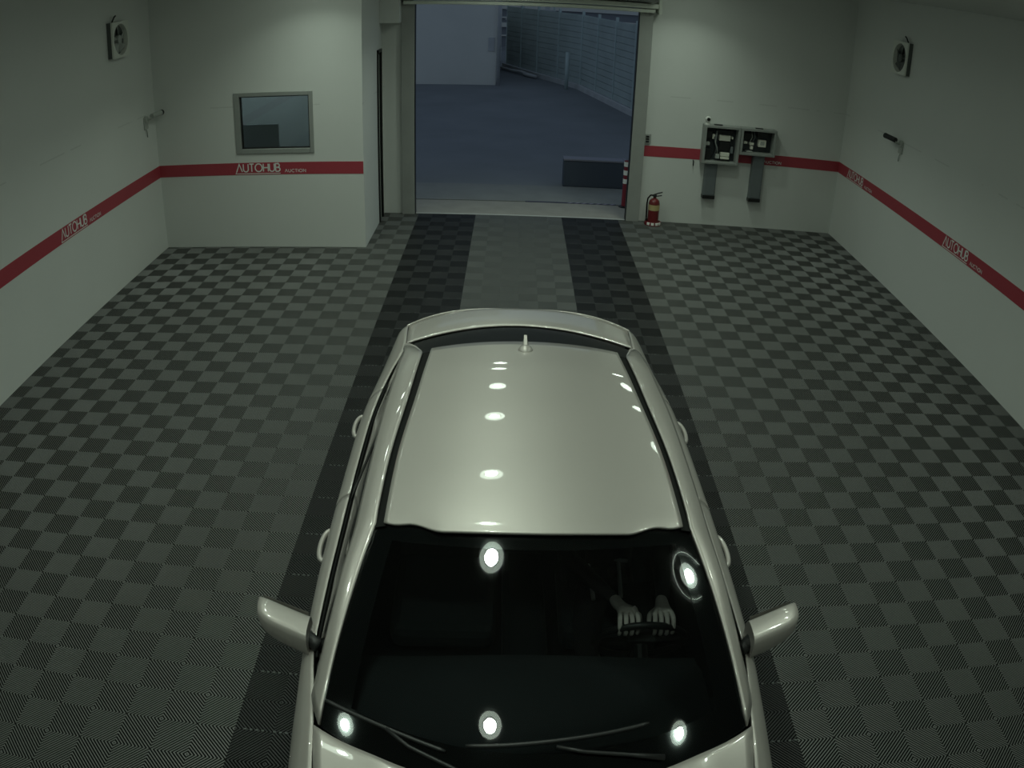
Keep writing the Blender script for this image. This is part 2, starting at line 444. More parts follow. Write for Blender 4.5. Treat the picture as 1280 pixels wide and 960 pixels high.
# ------------------------------------------------------------------ vehicle door: guides, header, threshold
dr = empty('door_2', (0, 0, 0)); dr['kind'] = 'structure'
for (a, b) in ((-1.632, -1.455), (1.507, 1.688)):
    m = MB(); s = 1 if a > 0 else -1
    m.box(a, b, -.055, -.0, 0, 2.975)
    inner = a if a > 0 else b
    m.build('guide_rail', M['steel_dark'], dr, bevel=.004)
    boxobj('guide_slot', (inner-.03 if a < 0 else inner-.008, inner+.008 if a < 0 else inner+.03, -.035, .07, 0, 2.97), M['black'], dr)
m = MB(); m.box(-1.60, 1.735, -.16, -.0, 2.995, 3.06); m.box(-1.60, 1.70, -.13, 0, 2.935, 2.985)
m.build('bottom_bar', M['pale'], dr, bevel=.008)
boxobj('end_bracket', (1.735, 1.775, -.17, 0, 2.93, 3.12), M['pale'], dr, bevel=.006)
m = MB(); m.lathe([(.20, -1.58), (.20, 1.70)], (0, -.21, 3.28), 24, 'x'); m.build('shutter_roll', M['steel_grey'], dr, smooth=True, angle=.6)
boxobj('motor_cover', (XO, -1.632, -.26, 0, 2.688, 3.5), M['wall'], dr, bevel=.004)
boxobj('floor_threshold', (-2.2, 2.2, 0.0, .74, -.06, .0), M['conc'], kind='structure')
tl = boxobj('trim_5', (-1.44, 1.50, -.012, .012, -.01, .006), M['kerb'], kind='structure'); tl['label'] = 'pale metal edge strip across the doorway'
# hazard strip on the outer lip of the threshold
hz = boxobj('hazard_strip', (.1, 1.46, .742, .80, -.03, .004), M['hazard'])
tag(hz, 'dark strip with diagonal hazard stripes across the outer doorway edge', 'strip')
for k in range(7):
    m = MB(); x = .72+k*.105
    b = len(m.v); m.v += [(x, .744, .0055), (x+.045, .744, .0055), (x+.10, .798, .0055), (x+.055, .798, .0055)]
    m.v += [(x, .744, .004), (x+.045, .744, .004), (x+.10, .798, .004), (x+.055, .798, .004)]
    m.face((0, 1, 2, 3)); m.face((0, 4, 5, 1)); m.face((1, 5, 6, 2)); m.face((2, 6, 7, 3)); m.face((3, 7, 4, 0))
    m.build('diagonal_stripe', M['hazard2'], hz)

# ------------------------------------------------------------------ outdoors
boxobj('ground_apron', (-8, 8, .80, 1.80, -.10, -.004), M['apron'], kind='structure')
boxobj('ground', (-30, 30, 1.80, 60, -.2, -.02), M['asphalt'], kind='structure')
boxobj('ground_gutter', (-8, 8, .74, .80, -.12, -.06), M['rubber'], kind='structure')
bl = empty('rendered_building', (-6, 15, 0)); tag(bl, 'pale rendered building beyond the yard, left through the open doorway', 'building')
boxobj('wall_block', (-8, 5.30, -.4, 8, -.02, 6.0), M['facade'], bl)
m = MB(); m.tube([(5.38, -.5, -.02), (5.38, -.5, 6.0)], .055, 12); m.build('downpipe', M['kerb'], bl, smooth=True)
boxobj('notice_panel', (5.05, 5.24, -.43, -.4, 1.05, 1.48), M['kerb'], bl, bevel=.005)
# fence line on the right, running away
fn = empty('yard_fence', (0, 0, 0)); tag(fn, 'dark green panel fence with posts along the far side of the yard', 'fence')
A = Vector((4.4, 4.0, 0)); Bp = Vector((1.75, 14.9, 0)); dv = (Bp-A); n = 8
nr = Vector((dv.y, -dv.x, 0)).normalized()
def fence_run(A, Bp, n, h):
    dv = Bp-A; ln = dv.length/n; d = dv.normalized(); nr = Vector((d.y, -d.x, 0))
    for k in range(n):
        c = A+d*ln*(k+.5)
        for q in range(12):
            zc = .12+(h-.1)*(q+.5)/12
            m = MB(); m.obox((c.x, c.y, zc), d*(ln/2-.03), nr*.012, Vector((0, 0, (h-.1)/24-.006))); m.build('slat', M['fence'], fn)
        m = MB(); m.obox((c.x+nr.x*.02, c.y+nr.y*.02, .1+h/2), d*(ln/2), nr*.004, Vector((0, 0, h/2-.06))); m.build('backing_sheet', M['fence'], fn)
        m = MB(); c2 = A+d*ln*k; m.obox((c2.x, c2.y, (h+.15)/2), d*.035, nr*.035, Vector((0, 0, (h+.15)/2))); m.build('post', M['fence_post'], fn)
FP = [Vector((4.05, 5.2, 0)), Vector((2.9, 9.9, 0)), Vector((1.9, 14.5, 0)), Vector((.62, 17.4, 0)), Vector((-.46, 20.2, 0))]
for (p_, q_, n_) in zip(FP[:-1], FP[1:], (3, 3, 2, 2)):
    fence_run(p_, q_, n_, 2.25)
    d_ = q_-p_; nn = Vector((d_.y, -d_.x, 0)).normalized(); c_ = (p_+q_)/2-nn*.10
    m = MB(); m.obox((c_.x, c_.y, .05), d_/2, nn*.055, (0, 0, .075)); m.build('stone_kerb', M['kerb'], fn)
m = MB(); m.tube([(-.62, 19.2, .06), (-.2, 18.3, .06), (.15, 17.5, .10), (.25, 17.2, .06), (.6, 16.6, .05)], [.05, .05, .05, .07, .05], 8); hs = m.build('yard_pipe', M['kerb'], smooth=True)
tag(hs, 'thin pale pipe lying on the ground beside the rendered building', 'pipe')
m = MB(); m.lathe([(.06, 0), (.06, 1.15)], (1.45, 14.2, -.02), 12); ps = m.build('iron_post', M['fence_post'], smooth=True)
tag(ps, 'short dark post standing before the far fence corner', 'post')
fb = empty('far_shed', (4, 30, 0)); tag(fb, 'long low shed with ribbed siding far behind the yard fence', 'building')
boxobj('shed_wall', (-12, 16, 0, 6, -.02, 5.0), M['far'], fb)
for k in range(9): boxobj('siding_band', (-12, 16, -.08, 0, .5+k*.45, .56+k*.45+.16*(k % 2)), M['facade'], fb)
rk = empty('pipe_rack', (.4, 22, 0)); tag(rk, 'grey pipe rack with stacked pale fittings behind the far fence', 'rack')
for k in range(4): boxobj('upright', (-.9+k*.6, -.84+k*.6, -.03, .03, -.02, 2.9), M['fence_post'], rk)
for k in range(3): boxobj('shelf', (-.95, 1.0, -.2, .2, 1.7+.4*k, 1.74+.4*k), M['kerb'], rk)
for k in range(5): boxobj('fitting', (-.7+k*.32, -.52+k*.32, -.15, .1, 1.74+.4*(k % 3), 1.90+.4*(k % 3)), M['kerb'], rk)
br = empty('low_barrier', (1.21, 1.95, 0)); tag(br, 'low dark blue block with a pale top edge outside the doorway', 'barrier')
boxobj('body', (-.50, .50, -.12, .10, -.02, .42), M['barrier'], br, bevel=.02)
m = MB(); m.box(-.50, .50, -.13, .11, .42, .45); m.box(.47, .515, -.135, .115, .40, .46); m.build('top_plate', M['barrier_top'], br, bevel=.006)
bo = empty('striped_bollard', (1.615, .86, 0)); tag(bo, 'slim red bollard with white reflective squares beside the doorway', 'bollard')
bo.location = (1.575, .70, 0)
m = MB(); m.lathe([(.045, 0), (.045, .70), (.04, .72), (.0, .73)], (0, 0, -.01), 18); m.build('post', M['bollard'], bo, smooth=True, angle=.7)
m = MB(); m.lathe([(.09, 0), (.09, .02), (.05, .03)], (0, 0, -.01), 18); m.build('base', M['black'], bo, smooth=True, angle=.7)
for z in (.40, .53, .66):
    m = MB(); m.lathe([(.0475, z-.035), (.0475, z+.035)], (0, 0, 0), 18); m.build('reflective_band', M['reflector'], bo, smooth=True, angle=.7)

# ------------------------------------------------------------------ ceiling lamps (three rows of recessed downlights)
def lamp(loc, label, halo=False, grp='ceiling downlights'):
    e = empty('ceiling_lamp', loc); tag(e, label, 'lamp', grp)
    m = MB(); m.lathe([(.135, .0), (.132, -.014), (.09, -.020), (.084, -.012)], (0, 0, 0), 32, cap=False); m.build('diffuser_ring', M['ring'], e, smooth=True)
    m = MB(); m.lathe([(.084, -.012), (.076, -.010), (.074, -.004)], (0, 0, 0), 32, cap=False); m.build('bezel', M['steel_dark'], e, smooth=True)
    m = MB(); b = [m.vert(p) for p in m.ring((0, 0, -.006), (.074, 0, 0), (0, .074, 0), 32)]; m.face(b[::-1]); m.build('bulb_cover', M['core'], e)
    li = bpy.data.lights.new('bulb', 'AREA'); li.shape = 'DISK'; li.size = .15; li.energy = LAMP_WATT; li.color = LAMP_COLOR; li.spread = LAMP_SPREAD
    lo_ = bpy.data.objects.new('bulb', li); COL.objects.link(lo_); lo_.location = (0, 0, -.024); lo_.parent = e
    if halo:
        m = MB(); m.tube([(.25*math.cos(2*PI*i/60), .25*math.sin(2*PI*i/60), -.02) for i in range(8, 54)], .0045, 8); m.build('halo_ring', M['ring'], e, smooth=True)
    return e
LY = [-.95, -2.0, -3.2, -4.72, -6.18, -7.55, -8.85, -10.4]
for xr_, nm in ((-2.35, 'left'), (-.33, 'middle'), (2.08, 'right')):
    for k, y in enumerate(LY):
        if nm == 'left' and k == 0: continue
        if nm == 'left' and k == 1: y = -2.4
        if k == 6: y += {'left': 0, 'middle': -.08, 'right': .13}[nm]
        if nm == 'right' and k == 6: lamp((xr_, y, H), 'round downlight with thin glowing halo ring, mirrored in the windscreen', True, None)
        else: lamp((xr_, y, H), 'round white recessed downlight in the ceiling, seen mirrored in the car paint')
lo = empty('added_office_light', (-3.2, -.75, H)); tag(lo, 'added unseen light brightening the room behind the office window', 'lamp')  # added light, itself unseen, so the room behind the glass isn't black
m = MB(); m.lathe([(.10, 0), (.10, -.02), (.08, -.035)], (0, 0, 0), 20); m.build('diffuser', emit('added_office_glow', (.80, .9, .90), 100.0), lo)

# ------------------------------------------------------------------ wall fans
def fan(name, loc, sx, label, cover):
    """square frame with a round opening; local: +x out of the wall (scaled by sx), y along the wall, z up"""
    e = empty(name, loc); tag(e, label, 'fan', 'wall ventilation fans')
    a = .205; dp = .075
    m = MB(); n = 40; r = .178
    inner = [(sx*dp, r*math.cos(2*PI*i/n), r*math.sin(2*PI*i/n)) for i in range(n)]
    outer = []
    for i in range(n):
        c, s_ = math.cos(2*PI*i/n), math.sin(2*PI*i/n); k = a/max(abs(c), abs(s_)); outer.append((sx*dp, k*c, k*s_))
    back = [(0, y, z) for _, y, z in outer]; wellr = [(sx*.012, y*.96, z*.96) for _, y, z in inner]
    mid = [(sx*(dp-.022), y, z) for _, y, z in outer]
    m.grid([mid, outer, inner, wellr], closed=True); m.build('frame', M['fan'], e)
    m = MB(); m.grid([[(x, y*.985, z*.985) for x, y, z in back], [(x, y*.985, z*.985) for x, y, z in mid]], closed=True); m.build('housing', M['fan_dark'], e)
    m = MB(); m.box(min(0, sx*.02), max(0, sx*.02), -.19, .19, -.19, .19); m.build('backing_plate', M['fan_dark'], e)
    for k in range(5):
        m = MB(); rows = []
        for i in range(6):
            rad = .045+.115*i/5; row = []
            for j in range(5):
                an = 2*PI*k/5+.35+(j-2)*.13*(1+.35*i/5); row.append((sx*(.036+.009*(j-2)), rad*math.cos(an), rad*math.sin(an)))
            rows.append(row)
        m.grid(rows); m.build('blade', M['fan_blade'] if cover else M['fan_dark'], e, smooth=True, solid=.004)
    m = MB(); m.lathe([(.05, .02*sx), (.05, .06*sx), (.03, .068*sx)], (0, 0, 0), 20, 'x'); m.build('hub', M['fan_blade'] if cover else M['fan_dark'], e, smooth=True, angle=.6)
    m = MB(); m.tube([(sx*.02, -.10, .205), (sx*.05, -.10, .26), (sx*.05, -.06, .275)], .009, 8); m.build('cord_hook', M['black'], e, smooth=True)
    return e
fan('wall_fan', (XL, -2.50, 2.80), 1, 'square white wall fan with pale blades high on the left wall', True)
fan('wall_fan', (XR, -1.66, 2.81), -1, 'square white wall fan with dark opening high on the right wall', False)

# ------------------------------------------------------------------ bullet cameras
def bullet_cam(loc, sx, label, barrel='cam_white'):
    e = empty('bullet_camera', loc); tag(e, label, 'camera', 'small wall cameras')
    m = MB(); m.lathe([(.045, 0), (.045, .03*sx), (.03, .035*sx)], (0, 0, 0), 18, 'x'); m.build('wall_plate', M['cam_white'], e, smooth=True, angle=.6)
    m = MB(); m.box(-.02 if sx < 0 else 0, .0 if sx < 0 else .02, -.05, .05, -.12, .03); m.build('junction_box', M['cam_white'], e, bevel=.004)
    m = MB(); m.tube([(.02*sx, 0, 0), (.07*sx, .02, .005), (.09*sx, .08, .03)], .012, 10); m.build('bracket', M['cam_white'], e, smooth=True)
    m = MB(); P = [Vector((.085*sx, .03, .035)), Vector((.13*sx, .22, .045))]; m.tube([P[0], P[1]], .032, 16); m.build('barrel', M[barrel], e, smooth=True, angle=.6)
    d = (P[1]-P[0]).normalized()
    m = MB(); m.tube([P[1]-d*.005, P[1]+d*.022], .034, 16); m.build('lens_hood', M['black'], e, smooth=True, angle=.6)
    m = MB(); m.tube([(.01*sx, -.01, -.1), (.02*sx, .0, -.16), (.01*sx, .02, -.22)], .006, 8); m.build('cable', M['cam_white'], e, smooth=True)
    return e
bullet_cam((XL, -1.86, 1.75), 1, 'small pale bullet camera on the left wall near the office corner')
c2 = bullet_cam((XR, -1.93, 1.775), -1, 'small bullet camera with dark lens on the right wall below the fan', 'black')
c2.rotation_euler = (0, 0, 0)

# ------------------------------------------------------------------ switch, hook, cabinets, trunking
sw = empty('wall_switch', (1.727, 0, 1.188)); tag(sw, 'dark rectangular door control on the wall beside the door frame', 'switch')
boxobj('cover_plate', (-.05, .05, -.02, 0, -.07, .07), M['steel_dark'], sw, bevel=.004)
for z in (.035, 0, -.035): boxobj('button', (-.022, .022, -.027, -.02, z-.012, z+.012), M['black'], sw, bevel=.002)
m = MB(); m.tube([(2.40, -.0, .925), (2.40, -.025, .915), (2.40, -.03, .87), (2.405, -.015, .855)], .009, 8); hk = m.build('wall_hook', M['black'], smooth=True)
tag(hk, 'tiny dark hook under the red band left of the cabinets', 'hook')

def cabinet(x0, x1, z0, z1, dp, label):
    e = empty('electrical_cabinet', ((x0+x1)/2, 0, z0)); tag(e, label, 'cabinet', 'open wall cabinets')
    w = (x1-x0)/2; h = z1-z0; th = .035
    m = MB(); m.box(-w, -w+th, -dp, 0, 0, h); m.box(w-th, w, -dp, 0, 0, h); m.box(-w+th, w-th, -dp, 0, 0, th); m.box(-w+th, w-th, -dp, 0, h-th, h)
    m.build('casing', M['steel_grey'], e, bevel=.005)
    boxobj('back_panel', (-w+th, w-th, -.015, 0, th, h-th), M['dark'], e)
    return e, w, h
DP = .16
e, w, h = cabinet(2.487, 3.005, .925, 1.468, DP, 'larger left open grey cabinet full of dark gear and white labels')
def comp(parent, name, x, z, sx, sz, d, mt, y0=-.015): return boxobj(name, (x-sx/2, x+sx/2, y0-d, y0, z-sz/2, z+sz/2), mt, parent, bevel=.003)
comp(e, 'label_card', .055, .365, .155, .075, .075, M['paper']); comp(e, 'label_card', -.105, .375, .035, .065, .07, M['paper']); comp(e, 'label_card', .165, .375, .02, .035, .07, M['paper'])
comp(e, 'terminal_block', -.185, .27, .07, .045, .06, M['cam_white']); comp(e, 'label_card', .075, .135, .125, .05, .085, M['paper']); comp(e, 'label_card', .075, .085, .12, .03, .095, M['paper']); comp(e, 'terminal_block', -.03, .10, .055, .06, .08, M['cam_white'])
comp(e, 'breaker', .06, .25, .15, .12, .07, M['black']); comp(e, 'breaker', -.17, .40, .09, .10, .06, M['black']); comp(e, 'breaker', -.17, .12, .10, .14, .05, M['black']); comp(e, 'breaker', .06, .45, .22, .05, .06, M['black']); comp(e, 'terminal_block', .17, .20, .035, .09, .07, M['duct'])
for k in range(4):
    m = MB(); x = -.08+.012*k
    m.tube([(x, -.06, .46), (x-.02, -.09, .34-.02*k), (x+.015, -.085, .22), (x-.03+.03*k, -.06, .07)], .006, 6); m.build('wire', [M['black'], M['duct'], M['cam_white'], M['dark']][k], e, smooth=True)
# things on top of the left cabinet
pcam = empty('desk_camera', (2.535, -.09, 1.468)); tag(pcam, 'little white camera with black lens on top of the left cabinet', 'camera')
m = MB(); m.lathe([(.035, 0), (.035, .012), (.018, .02), (.015, .035)], (0, 0, 0), 18); m.build('stand', M['white'], pcam, smooth=True, angle=.7)
m = MB(); m.lathe([(.0, .03), (.025, .035), (.038, .055), (.04, .075), (.034, .098), (.015, .112), (0, .114)], (0, 0, 0), 18, cap=False); m.build('head', M['white'], pcam, smooth=True)
m = MB(); m.lathe([(.024, -.045), (.024, -.03)], (0, 0, .075), 16, 'y'); m.build('lens', M['black'], pcam, smooth=True, angle=.7)
rm = boxobj('remote_control', (2.625, 2.745, -.12, -.085, 1.468, 1.483), M['black'], bevel=.004); tag(rm, 'slim black remote lying on top of the left cabinet', 'remote')
e, w, h = cabinet(3.012, 3.53, 1.088, 1.468, DP, 'smaller right open grey cabinet with dark inside and one white card')
comp(e, 'label_card', .075, .17, .11, .095, .08, M['paper']); comp(e, 'label_card', .075, .175, .06, .05, .084, M['cam_white']); comp(e, 'terminal_block', -.165, .165, .05, .03, .07, M['paper']); comp(e, 'terminal_block', -.075, .155, .055, .035, .075, M['paper']); comp(e, 'terminal_block', -.07, .10, .035, .05, .07, M['paper'])
comp(e, 'breaker', .08, .29, .16, .07, .06, M['black']); comp(e, 'breaker', -.12, .26, .14, .08, .05, M['black']); comp(e, 'label_card', -.10, .045, .09, .012, .10, M['cam_white'])
for k in range(3):
    m = MB(); x = -.09+.02*k; m.tube([(x, -.06, .33), (x+.01, -.09, .25), (x-.01, -.085, .2), (x, -.07, .16)], .005, 6); m.build('wire', [M['cam_white'], M['black'], M['duct']][k], e, smooth=True)
rm = boxobj('remote_control', (3.22, 3.33, -.12, -.085, 1.468, 1.481), M['black'], bevel=.004); tag(rm, 'slim black remote lying on top of the right cabinet', 'remote')
def trunk(x0, x1, z0, z1, label):
    e = empty('cable_trunking', ((x0+x1)/2, 0, z0)); tag(e, label, 'trunking', 'cable trunking legs'); w = (x1-x0)/2
    boxobj('channel', (-w, w, -.09, 0, 0, z1-z0), M['duct'], e, bevel=.004)
    boxobj('cover_strip', (-w+.012, w-.012, -.096, -.088, .06, z1-z0-.01), M['duct'], e, bevel=.003)
    boxobj('end_cap', (-w-.004, w+.004, -.1, 0, 0, .05), M['black'], e, bevel=.003)
trunk(2.565, 2.735, .405, .925, 'short grey cable trunking hanging under the left cabinet')
trunk(3.24, 3.408, .405, 1.088, 'long grey cable trunking hanging under the right cabinet')

# ------------------------------------------------------------------ fire extinguisher
ex = empty('fire_extinguisher', (1.875, -.15, 0)); tag(ex, 'red fire extinguisher on a stand by the white wall', 'extinguisher')
m = MB(); m.lathe([(.12, 0), (.12, .012), (.115, .045), (.095, .05), (.09, .02)], (0, 0, 0), 28, cap=True); m.build('stand', M['ext_red'], ex, smooth=True, angle=.6)
for a in (-130, -100, -70, -45):
    m = MB(); an = math.radians(a); m.obox((.112*math.cos(an), .112*math.sin(an), .03), (-.02*math.sin(an), .02*math.cos(an), 0), (.008*math.cos(an), .008*math.sin(an), 0), (0, 0, .017)); m.build('reflective_patch', M['reflector'], ex)
m = MB(); m.lathe([(.06, .025), (.078, .04), (.078, .31), (.07, .345), (.045, .37), (.022, .38), (.022, .41)], (0, 0, 0), 32); m.build('cylinder', M['ext_red'], ex, smooth=True, angle=.8)
m = MB(); m.lathe([(.0795, .215), (.0795, .295)], (0, 0, 0), 32, cap=False); m.build('label_band', M['ext_label'], ex, smooth=True)
m = MB(); m.lathe([(.026, .40), (.026, .425), (.015, .44)], (0, 0, 0), 16); m.build('valve', M['black'], ex, smooth=True, angle=.7)
m = MB(); m.tube([(-.01, 0, .43), (.04, -.01, .455), (.10, -.02, .475)], .009, 8); m.build('lever', M['black'], ex, smooth=True)
m = MB(); m.tube([(-.01, 0, .415), (.04, -.01, .415), (.095, -.02, .43)], .008, 8); m.build('carry_handle', M['black'], ex, smooth=True)
m = MB(); m.tube([(-.02, 0, .42), (-.06, -.01, .425), (-.098, -.02, .38), (-.105, -.02, .30), (-.10, -.01, .18), (-.095, 0, .10)], .011, 10); m.build('hose', M['rubber'], ex, smooth=True)
m = MB(); m.tube([(-.095, 0, .10), (-.094, 0, .055)], [.012, .018], 10); m.build('nozzle', M['black'], ex, smooth=True)

# ------------------------------------------------------------------ monitor behind the office window
mo = empty('office_monitor', (-3.27, YO+.30, 1.15)); tag(mo, 'dark screen seen behind the office window, lower left of the glass', 'monitor')
boxobj('panel', (-.27, .25, -.02, .02, .06, .37), M['screen'], mo, bevel=.006)
boxobj('foot', (-.10, .10, -.06, .08, 0, .02), M['black'], mo, bevel=.004)
boxobj('neck', (-.02, .02, .0, .03, .015, .08), M['black'], mo)
dk = empty('office_desk', (-3.2, YO+.35, 0)); tag(dk, 'plain desk under the monitor inside the office', 'desk')
boxobj('desk_top', (-1.0, .9, -.2, .3, 1.12, 1.15), M['office'], dk, bevel=.004)
for sx in (-.9, .8):
    for sy in (-.15, .25): boxobj('leg', (sx-.02, sx+.02, sy-.02, sy+.02, -.0041, 1.12), M['steel_dark'], dk)
# ------------------------------------------------------------------ the silver saloon car (front towards the camera, -Y)
CY = -8.2
car = empty('car', (0, CY, 0), .018); tag(car, 'silver car with black windscreen parked facing the camera on the tiled lane', 'car')
def lc(p): return (p[0], p[1]-CY, p[2])
def cbuild(m, name, mats, parent=None, **k):
    m.v = [lc(p) for p in m.v]
    return m.build(name, mats, parent or car, **k)
P = M['paint']
belt = pchip([(-10.36, .50, .705), (-10.2, .62, .76), (-10.0, .69, .83), (-9.75, .735, .92), (-9.48, .762, .985), (-9.30, .79, .985), (-9.05, .828, .965), (-8.5, .838, .955), (-8.0, .838, .96), (-7.5, .832, .972), (-7.2, .815, .985), (-6.9, .775, 1.012), (-6.57, .716, 1.046), (-6.35, .728, 1.036), (-6.2, .736, 1.018), (-6.0, .70, .99), (-5.85, .60, .97)])
shol = pchip([(-10.4, .60, .60), (-10.2, .74, .66), (-9.9, .835, .75), (-9.5, .866, .82), (-9.3, .876, .84), (-8.93, .895, .85), (-8.5, .912, .85), (-8.0, .918, .85), (-7.5, .917, .855), (-7.14, .91, .86), (-6.9, .888, .87), (-6.46, .845, .89), (-6.1, .80, .90), (-5.9, .74, .90)])
def side_pt(y, k):
    """k 0 sill .. 1 shoulder .. 2 belt"""
    bx, bz = belt(y); sx, sz = shol(y)
    if k <= 1:
        z = lerp(.19, sz, k); x = sx-.085*(1-k)**2.2-.02*math.sin(PI*k)*.6
    else:
        t = k-1; x = lerp(sx, bx, t)+.016*math.sin(PI*t); z = lerp(sz, bz, t)+.012*math.sin(PI*t)
    return x, y, z
WF, WR, WRAD = -9.56, -6.86, .335
def keep_set(k, _c={}):
    if _c.get('id') != id(k): _c['id'] = id(k); _c['s'] = set(k)
    return _c['s']
def body_x(y, z):
    sx, sz = shol(y); k = min(max((z-.19)/(sz-.19), 0), 1)
    return sx-.085*(1-k)**2.2-.02*math.sin(PI*k)*.6
def side_panel(name, y0, y1, sg, parent=None, label=None, arch=None):
    ks = [0, .12, .25, .4, .55, .7, .85, .93, 1, 1.1, 1.25, 1.45, 1.7, 1.88, 2.0]
    n = max(4, int(abs(y1-y0)/.035)); rows = []
    for i in range(n+1):
        y = lerp(y0, y1, i/n); rows.append([(sg*x, yy, z) for x, yy, z in (side_pt(y, k) for k in ks)])
    m = MB(); m.grid(rows, flip=(sg < 0))
    if arch is not None:
        keep = []
        for q in m.f:
            c = sum((Vector(m.v[i]) for i in q), Vector())/4
            if (c.y-arch)**2+(c.z-.31)**2 > WRAD**2: keep.append(q)
        kept_v = {i for q in keep for i in q}; gone_v = {i for q in m.f for i in q if q not in keep_set(keep)}
        for i in kept_v & gone_v:
            x_, y_, z_ = m.v[i]; d_ = math.hypot(y_-arch, z_-.31)
            if d_ < WRAD+.05 and z_ > .22: m.v[i] = (x_, arch+(y_-arch)/d_*WRAD, .31+(z_-.31)/d_*WRAD)
        m.f = keep; m.m = [0]*len(keep)
    o = cbuild(m, name, P, parent, smooth=True, solid=.006)
    return o
G = .004
for sg, nm in ((-1, 'passenger'), (1, 'driver')):
    side_panel('front_fender', -10.0, -9.085-G, sg, arch=WF)
    d1_ = side_panel('front_door', -9.085+G, -8.06-G, sg)
    d2_ = side_panel('rear_door', -8.06+G, -7.06-G, sg)
    side_panel('rear_quarter', -7.06+G, -6.2, sg, arch=WR)
    # pull handles
    for dpar, y in ((d1_, -8.31), (d2_, -7.24)):
        x, _, z = side_pt(y, .97)
        m = MB(); pts = []
        for i in range(13):
            a = PI*i/12; pts.append((sg*(x-.008+.046*math.sin(a)**.6), y+.005-.115*math.cos(a), z+.006))
        m.tube(pts, [.010]+[.0125]*11+[.010], 10); cbuild(m, 'door_handle', P, dpar, smooth=True)
    # wheel arches and wheels
    for yw in (WF, WR):
        xx = side_pt(yw, .55)[0]
        m = MB(); rows = []
        for i in range(29):
            a = PI*(-.08+1.16*i/28); ca, sa = math.cos(a), math.sin(a)
            q1, q2 = (yw+.350*ca, .31+.350*sa), (yw+.326*ca, .31+.326*sa)
            rows.append([(sg*(body_x(*q1)+.002), *q1), (sg*(body_x(*q1)+.008), yw+.342*ca, .31+.342*sa), (sg*(body_x(*q2)+.004), *q2), (sg*(body_x(*q2)-.20), *q2)])
        m.grid(rows); cbuild(m, 'wheel_arch', M['black'], smooth=True, angle=.6)
        xw = sg*.70
        m = MB(); m.lathe([(.20, -.095), (.29, -.10), (.312, -.075), (.315, 0), (.312, .075), (.29, .10), (.20, .095)], (xw+sg*.05, yw, .315), 36, 'x', cap=False); m.lathe([(.0, sg*.02), (.205, sg*.02)], (xw+sg*.05, yw, .315), 36, 'x', cap=False); tw = cbuild(m, 'wheel', M['rubber'], smooth=True, angle=.7)
        m = MB(); m.lathe([(.0, sg*.06), (.05, sg*.062), (.05, sg*.05)], (xw+sg*.05, yw, .315), 24, 'x', cap=False)
        m.lathe([(.195, sg*.09), (.205, sg*.102), (.21, sg*.095)], (xw+sg*.05, yw, .315), 36, 'x', cap=False)
        for k in range(5):
            a = 2*PI*k/5; d = Vector((0, math.cos(a), math.sin(a))); e_ = Vector((0, -math.sin(a), math.cos(a)))
            m.obox(Vector((xw+sg*.12, yw, .315))+d*.12, d*.085, e_*.025, (.012, 0, 0))
        cbuild(m, 'rim', M['rim'], tw)
# dark inner body so that seams read black
m = MB(); rows = []
for i in range(41):
    y = lerp(-10.25, -6.0, i/40); bx, bz = belt(y); sx, sz = shol(y)
    cut = .30 if min(abs(y-WF), abs(y-WR)) < .36 else .03
    rows.append([(-(bx-.03), y, bz-.035), (-(sx-cut), y, sz-.05), (-(sx-cut-.05), y, .24), ((sx-cut-.05), y, .24), ((sx-cut), y, sz-.05), ((bx-.03), y, bz-.035)])
m.grid(rows); cbuild(m, 'inner_body', M['cabin'])

# hood
def uu_(n): return [-1+2*i/n for i in range(n+1)]
def hood_pt(u, v):
    yb = -9.72+.235*abs(u)**2.3; yf = -10.37+.34*abs(u)**2.6
    y = lerp(yb, yf, v); bx, bz = belt(y); by = lerp(belt(-9.48)[0], belt(-10.02)[0], v)
    zc = pchip([(-10.4, .72), (-10.2, .80), (-10.0, .865), (-9.72, .985)])(y) if y < -9.45 else .99
    w = abs(u)**2.0
    z = lerp(lerp(.995, .735, v**1.35)+.0, lerp(.982, .84, v**1.2), w)
    return (u*by, y, z+.012*math.exp(-((abs(u)-.72)/.12)**2))
m = MB(); m.grid([[hood_pt(u, v/22) for u in uu_(40)] for v in range(23)]); cbuild(m, 'hood', P, smooth=True, solid=.012)
# fender strip between hood edge and side panel is the shoulder of the side panel; front and rear ends
def end_cap(name, y_in, y_out, zs, fn_x, parent=None, mt=P, pw=2.6):
    m = MB(); rows = []
    for z, sc, off in zs:
        rows.append([(fn_x*sc*math.copysign(abs(u)**.8, u), lerp(y_out+off, y_in, abs(u)**pw*.999), z) for u in uu_(36)])
    m.grid(rows); return cbuild(m, name, mt, parent, smooth=True, solid=.01)
fb_ = end_cap('front_bumper', -10.0, -10.45, [(.20, .97, .06), (.30, 1.0, .0), (.45, 1.0, -.01), (.56, .985, .0), (.66, .97, .02), (.735, .95, .06), (.79, .90, .10)], .83)
m = MB()
for k in range(5): m.box(-.36, .36, -10.475, -10.44, .36+.045*k, .38+.045*k)
cbuild(m, 'grille', M['black'], fb_)
for sg in (-1, 1):
    m = MB(); m.grid([[(sg*lerp(.46, .74, i/10), -10.41+.30*(i/10)**2.0, z) for i in range(11)] for z in (.60, .66, .72, .78)], flip=sg < 0); cbuild(m, 'headlamp', M['lamp_clear'], smooth=True, solid=.02)
rb_ = end_cap('rear_bumper', -6.2, -5.80, [(.22, .96, -.05), (.32, 1.0, .0), (.50, 1.0, .01), (.62, .99, -.01), (.80, .97, -.03), (.93, .96, -.05), (1.02, .905, -.085)], .815)
